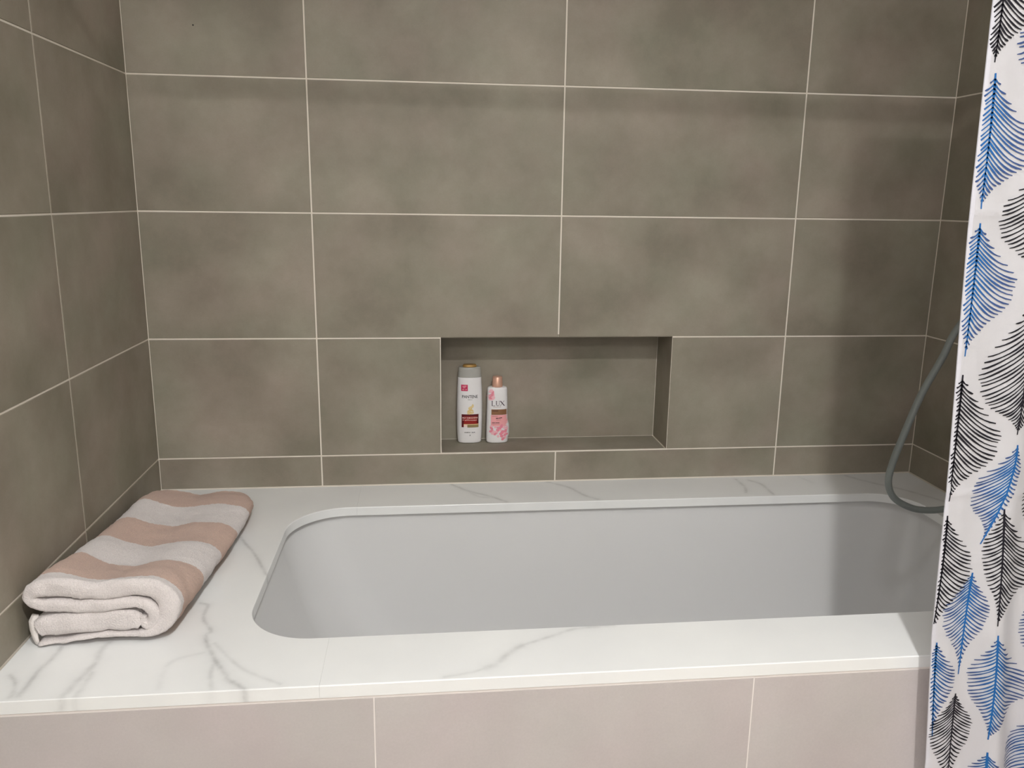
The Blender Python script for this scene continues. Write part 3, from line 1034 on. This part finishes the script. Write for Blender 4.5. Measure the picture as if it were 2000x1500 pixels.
def fold_y(x, z):
    """depth of the cloth at x, z: shallow waves near the free edge, deep pleats where it is bunched up"""
    u = x - x_edge(z)
    a = float(np.interp(z, [-.5, 0, .4, 1.3], [.020, .017, .007, .004]))
    ramp = min(max((u - .03) / .08, 0), 1)
    f = a * ramp * math.sin(2 * PI * (u - .02) / .115 + .9 * math.sin(2.6 * z + .4))
    deep = min(max((u - .22) / .08, 0), 1) * .026 * math.sin(2 * PI * (u - .22) / .085 + .5 * math.sin(2 * z))
    crease = 0.0014 * math.exp(-((z - 0.712) / 0.006) ** 2) + 0.0012 * math.exp(-((z - 0.30) / 0.006) ** 2)
    return CY + f + deep - crease


CUR = Vector((1.66, CY, C_BOT))
curtain = empty('shower_curtain', CUR)
tag(curtain, 'white fabric shower curtain printed with blue and black feathers', 'shower curtain')
X_END = 1.945
nu, nzz = 150, 330
V, F = [], []
for j in range(nzz + 1):
    z = C_BOT + (C_TOP - C_BOT) * j / nzz
    e = x_edge(z)
    for i in range(nu + 1):
        x = e + (X_END - e) * i / nu
        V.append((x - CUR.x, fold_y(x, z) - CUR.y, z - CUR.z))
for j in range(nzz):
    for i in range(nu):
        F.append((j * (nu + 1) + i, j * (nu + 1) + i + 1, (j + 1) * (nu + 1) + i + 1, (j + 1) * (nu + 1) + i))
mcl, nt, b = new_mat('white_polyester')
L = nt.links.new
tc = N(nt, 'ShaderNodeTexCoord')
nzc = N(nt, 'ShaderNodeTexNoise')
nzc.inputs['Scale'].default_value = 14.0
nzc.inputs['Detail'].default_value = 5
L(tc.outputs['Object'], nzc.inputs['Vector'])
bp = N(nt, 'ShaderNodeBump')
bp.inputs['Strength'].default_value = 0.25
bp.inputs['Distance'].default_value = 0.01
L(nzc.outputs['Fac'], bp.inputs['Height'])
L(bp.outputs['Normal'], b.inputs['Normal'])
b.inputs['Base Color'].default_value = srgb(243, 242, 248)
trl = N(nt, 'ShaderNodeBsdfTranslucent')
trl.inputs['Color'].default_value = srgb(244, 245, 251)
mixs = N(nt, 'ShaderNodeMixShader')
mixs.inputs[0].default_value = 0.44
L(b.outputs[0], mixs.inputs[1])
L(trl.outputs[0], mixs.inputs[2])
L(mixs.outputs[0], nt.nodes['Material Output'].inputs['Surface'])
b.inputs['Roughness'].default_value = 0.7
b.inputs['Specular IOR Level'].default_value = 0.25
cloth = link('cloth', pydata('cloth', V, F), mcl, curtain, smooth=True)
# side hem along the free edge
hv = []
hf = []
for j in range(0, 121):
    z = C_BOT + (C_TOP - C_BOT) * j / 120
    e = x_edge(z)
    for (dx, dy) in ((-0.0006, -0.0008), (0.005, -0.0008), (0.005, 0.0012), (-0.0006, 0.0012)):
        hv.append((e + dx - CUR.x, fold_y(e, z) + dy - CUR.y, z - CUR.z))
for j in range(120):
    for c in range(4):
        d = (c + 1) % 4
        hf.append((j * 4 + c, j * 4 + d, j * 4 + 4 + d, j * 4 + 4 + c))
hf += [(0, 1, 2, 3), (483, 482, 481, 480)]
link('hem', fix_normals(pydata('hem', hv, hf)), mcl, curtain)
# rings on the rod
for k in range(7):
    x = 1.425 + k * 0.082
    zr = rod_z(x)
    pts = [(x - CUR.x + 0.001 * math.sin(a), 0.024 * math.sin(a), zr - 0.012 + 0.030 * math.cos(a) - CUR.z) for a in [2 * PI * q / 28 for q in range(29)]]
    link('ring', tube_mesh('ring', pts, 0.0018, 8, False), M_CHROME, curtain, smooth=True)


def ink(name, near, far):
    m, nt, b = new_mat(name)
    at = N(nt, 'ShaderNodeAttribute', attribute_name='barb')
    rp = N(nt, 'ShaderNodeValToRGB')
    rp.color_ramp.elements[0].color = near
    rp.color_ramp.elements[0].position = 0.1
    rp.color_ramp.elements[1].color = far
    rp.color_ramp.elements[1].position = 0.8
    nt.links.new(at.outputs['Fac'], rp.inputs['Fac'])
    nt.links.new(rp.outputs['Color'], b.inputs['Base Color'])
    b.inputs['Roughness'].default_value = 0.7
    b.inputs['Specular IOR Level'].default_value = 0.2
    return m


INK = {'b': ink('blue_ink', srgb(34, 98, 164), srgb(60, 80, 128)), 'k': ink('black_ink', srgb(34, 32, 40), srgb(30, 29, 36))}
W_S = [0.0, 0.03, 0.06, 0.10, 0.14, 0.19, 0.23, 0.27, 0.40, 0.50, 0.60, 0.68, 0.75, 0.82, 0.86, 0.93, 1.0]
W_V = [0.0, 0.08, 0.20, 0.34, 0.53, 0.78, 0.92, 1.0, 1.0, 0.90, 0.68, 0.47, 0.31, 0.19, 0.13, 0.045, 0.0]


def feather(color, top_, mid, tip, wl, wr, seed):
    """printed feather: quill from top to tip, bowed barbs falling away on both sides"""
    rnd = random.Random(seed)
    A, Mi, B = (np.array(q, float) for q in (top_, mid, tip))
    s0 = 0.5
    C = 2 * Mi - 0.5 * (A + B)                   # quadratic through the middle
    def spine(s): return (1 - s) ** 2 * A + 2 * s * (1 - s) * C + s * s * B
    length = np.linalg.norm(B - A)
    V, F, T = [], [], []

    def strip(pts, ws, tv):
        pts = [np.array(q) for q in pts]
        keep = []
        for q, w, t_ in zip(pts, ws, tv):
            if q[0] < x_edge(q[1]) + 0.0004 or not (C_BOT + 0.01 < q[1] < C_TOP - 0.02) or q[0] > X_END - 0.004:
                break
            keep.append((q, w, t_))
        if len(keep) < 2:
            return
        k = len(V)
        for i, (q, w, t_) in enumerate(keep):
            d = keep[min(i + 1, len(keep) - 1)][0] - keep[max(i - 1, 0)][0]
            nn = np.array((-d[1], d[0])) / max(np.linalg.norm(d), 1e-9) * w / 2
            for s in (1, -1):
                x, z = q + nn * s
                V.append((x - CUR.x, fold_y(x, z) - 0.0009 - CUR.y, z - CUR.z))
                T.append(t_)
        for i in range(len(keep) - 1):
            F.append((k + 2 * i, k + 2 * i + 1, k + 2 * i + 3, k + 2 * i + 2))

    ss = np.linspace(0, 1, 30)
    strip([spine(s) for s in ss], [0.0036 * (1 - 0.5 * s) * (0.7 + 0.3 * min(1, 8 * s)) for s in ss], [0.0] * 30)
    nb = int(max(18, length / 0.0070))
    for side, w in ((-1, wl), (1, wr)):
        for k in range(nb):
            s = 0.05 + 0.92 * (k + rnd.uniform(-.12, .12)) / nb
            W = w * float(np.interp(s, W_S, W_V)) * rnd.uniform(0.95, 1.04)
            W = max(W, 0.0015)
            drop = W * float(np.interp(s, [0, .2, .4, .6, .75, .9, 1], [.75, .60, .60, .72, .92, 1.2, 1.2]))
            o = spine(s)
            wob = rnd.uniform(-.0006, .0006)
            pts, ws, tv = [], [], []
            wid = rnd.uniform(0.0019, 0.0025)
            m = 7
            for i in range(m + 1):
                t_ = i / m
                pts.append((o[0] + side * W * t_, o[1] - drop * (1 - (1 - t_) ** 1.6) + wob * math.sin(t_ * 5)))
                ws.append(wid * (1 + 0.25 * math.sin(t_ * 9 + k)) * (1.0 if i < m else 0.6))
                tv.append(t_)
            strip(pts, ws, tv)
    if not F:
        return
    me = pydata('printed_feather', V, F)
    att = me.attributes.new('barb', 'FLOAT', 'POINT')
    att.data.foreach_set('value', T)
    o = link('printed_feather', me, INK[color], curtain)
    return o


FEATHERS = [
    ('k', (1.4145, 1.0851), (1.4166, 0.9909), (1.4164, 0.9077), 0.05, 0.0485),
    ('b', (1.4199, 0.8943), (1.4238, 0.8111), (1.4251, 0.7173), 0.0445, 0.0623),
    ('b', (1.4853, 0.9995), (1.4894, 0.9365), (1.4934, 0.8654), 0.0416, 0.0603),
    ('b', (1.4273, 0.6979), (1.43, 0.6171), (1.4316, 0.5099), 0.0462, 0.0626),
    ('k', (1.5093, 0.7856), (1.5147, 0.7101), (1.518, 0.6106), 0.0571, 0.068),
    ('k', (1.5168, 0.5888), (1.5272, 0.4843), (1.5275, 0.3925), 0.065, 0.0694),
    ('k', (1.4324, 0.4827), (1.4358, 0.3918), (1.4381, 0.2887), 0.0322, 0.0678),
    ('b', (1.5308, 0.3767), (1.5257, 0.3126), (1.4991, 0.2182), 0.0566, 0.0128),
    ('k', (1.4388, 0.2659), (1.4424, 0.1799), (1.4405, 0.0705), 0.0201, 0.0498),
    ('k', (1.5237, 0.277), (1.5322, 0.1897), (1.5388, 0.0852), 0.0268, 0.0772),
    ('b', (1.4947, 0.1702), (1.4948, 0.0988), (1.4975, -0.0053), 0.04, 0.0294),
     ('b', (1.4505, 0.0546), (1.4555, -0.0127), (1.4650, -0.1118), 0.0150, 0.0370),
    ('b', (1.5416, 0.0696), (1.5487, -0.0179), (1.553, -0.1154), 0.0346, 0.0817),
    ('k', (1.4978, -0.0398), (1.5002, -0.11), (1.5067, -0.2351), 0.0396, 0.032),
    ('b', (1.6301, 0.1418), (1.6348, 0.0627), (1.6441, -0.0489), 0.0345, 0.0725),
    ('b', (1.5557, -0.1391), (1.5628, -0.2261), (1.5696, -0.3453), 0.0384, 0.0811),
    ('b', (1.6552, -0.0728), (1.6642, -0.1597), (1.6727, -0.2774), 0.0592, 0.0714),
    ('k', (1.591, 0.3794), (1.6033, 0.2817), (1.6128, 0.1718), 0.04, 0.0304),
]
for k, a in enumerate(FEATHERS):
    feather(*a, seed=k)
# the print goes on over the pleats
kk = 0
for ci, x in enumerate((1.60, 1.70, 1.80, 1.90)):
    for ri in range(8):
        z = 1.22 - ri * 0.215 - (0.1 if ci % 2 else 0)
        if x < 1.65 and z < 0.98: continue
        if x < 1.75 and z < 0.36: continue
        feather('bk'[(ci + ri) % 2], (x, z), (x + .003, z - .095), (x + .004, z - .19), .045, .045, 100 + kk)
        kk += 1
for x, z, c in ((1.43, 1.25, 'b'), (1.52, 1.21, 'k'), (1.47, -.27, 'b'), (1.52, -.29, 'k')):
    feather(c, (x, z), (x + .002, z - .075), (x + .003, z - .15), .04, .045, 200 + kk)
    kk += 1

# ------------------------------------------------------------------ everything was laid out from the deck top: lift it onto the floor at z = 0
for o in list(scene.objects):
    if o.parent is None and o is not cam:
        o.location.z += DECK
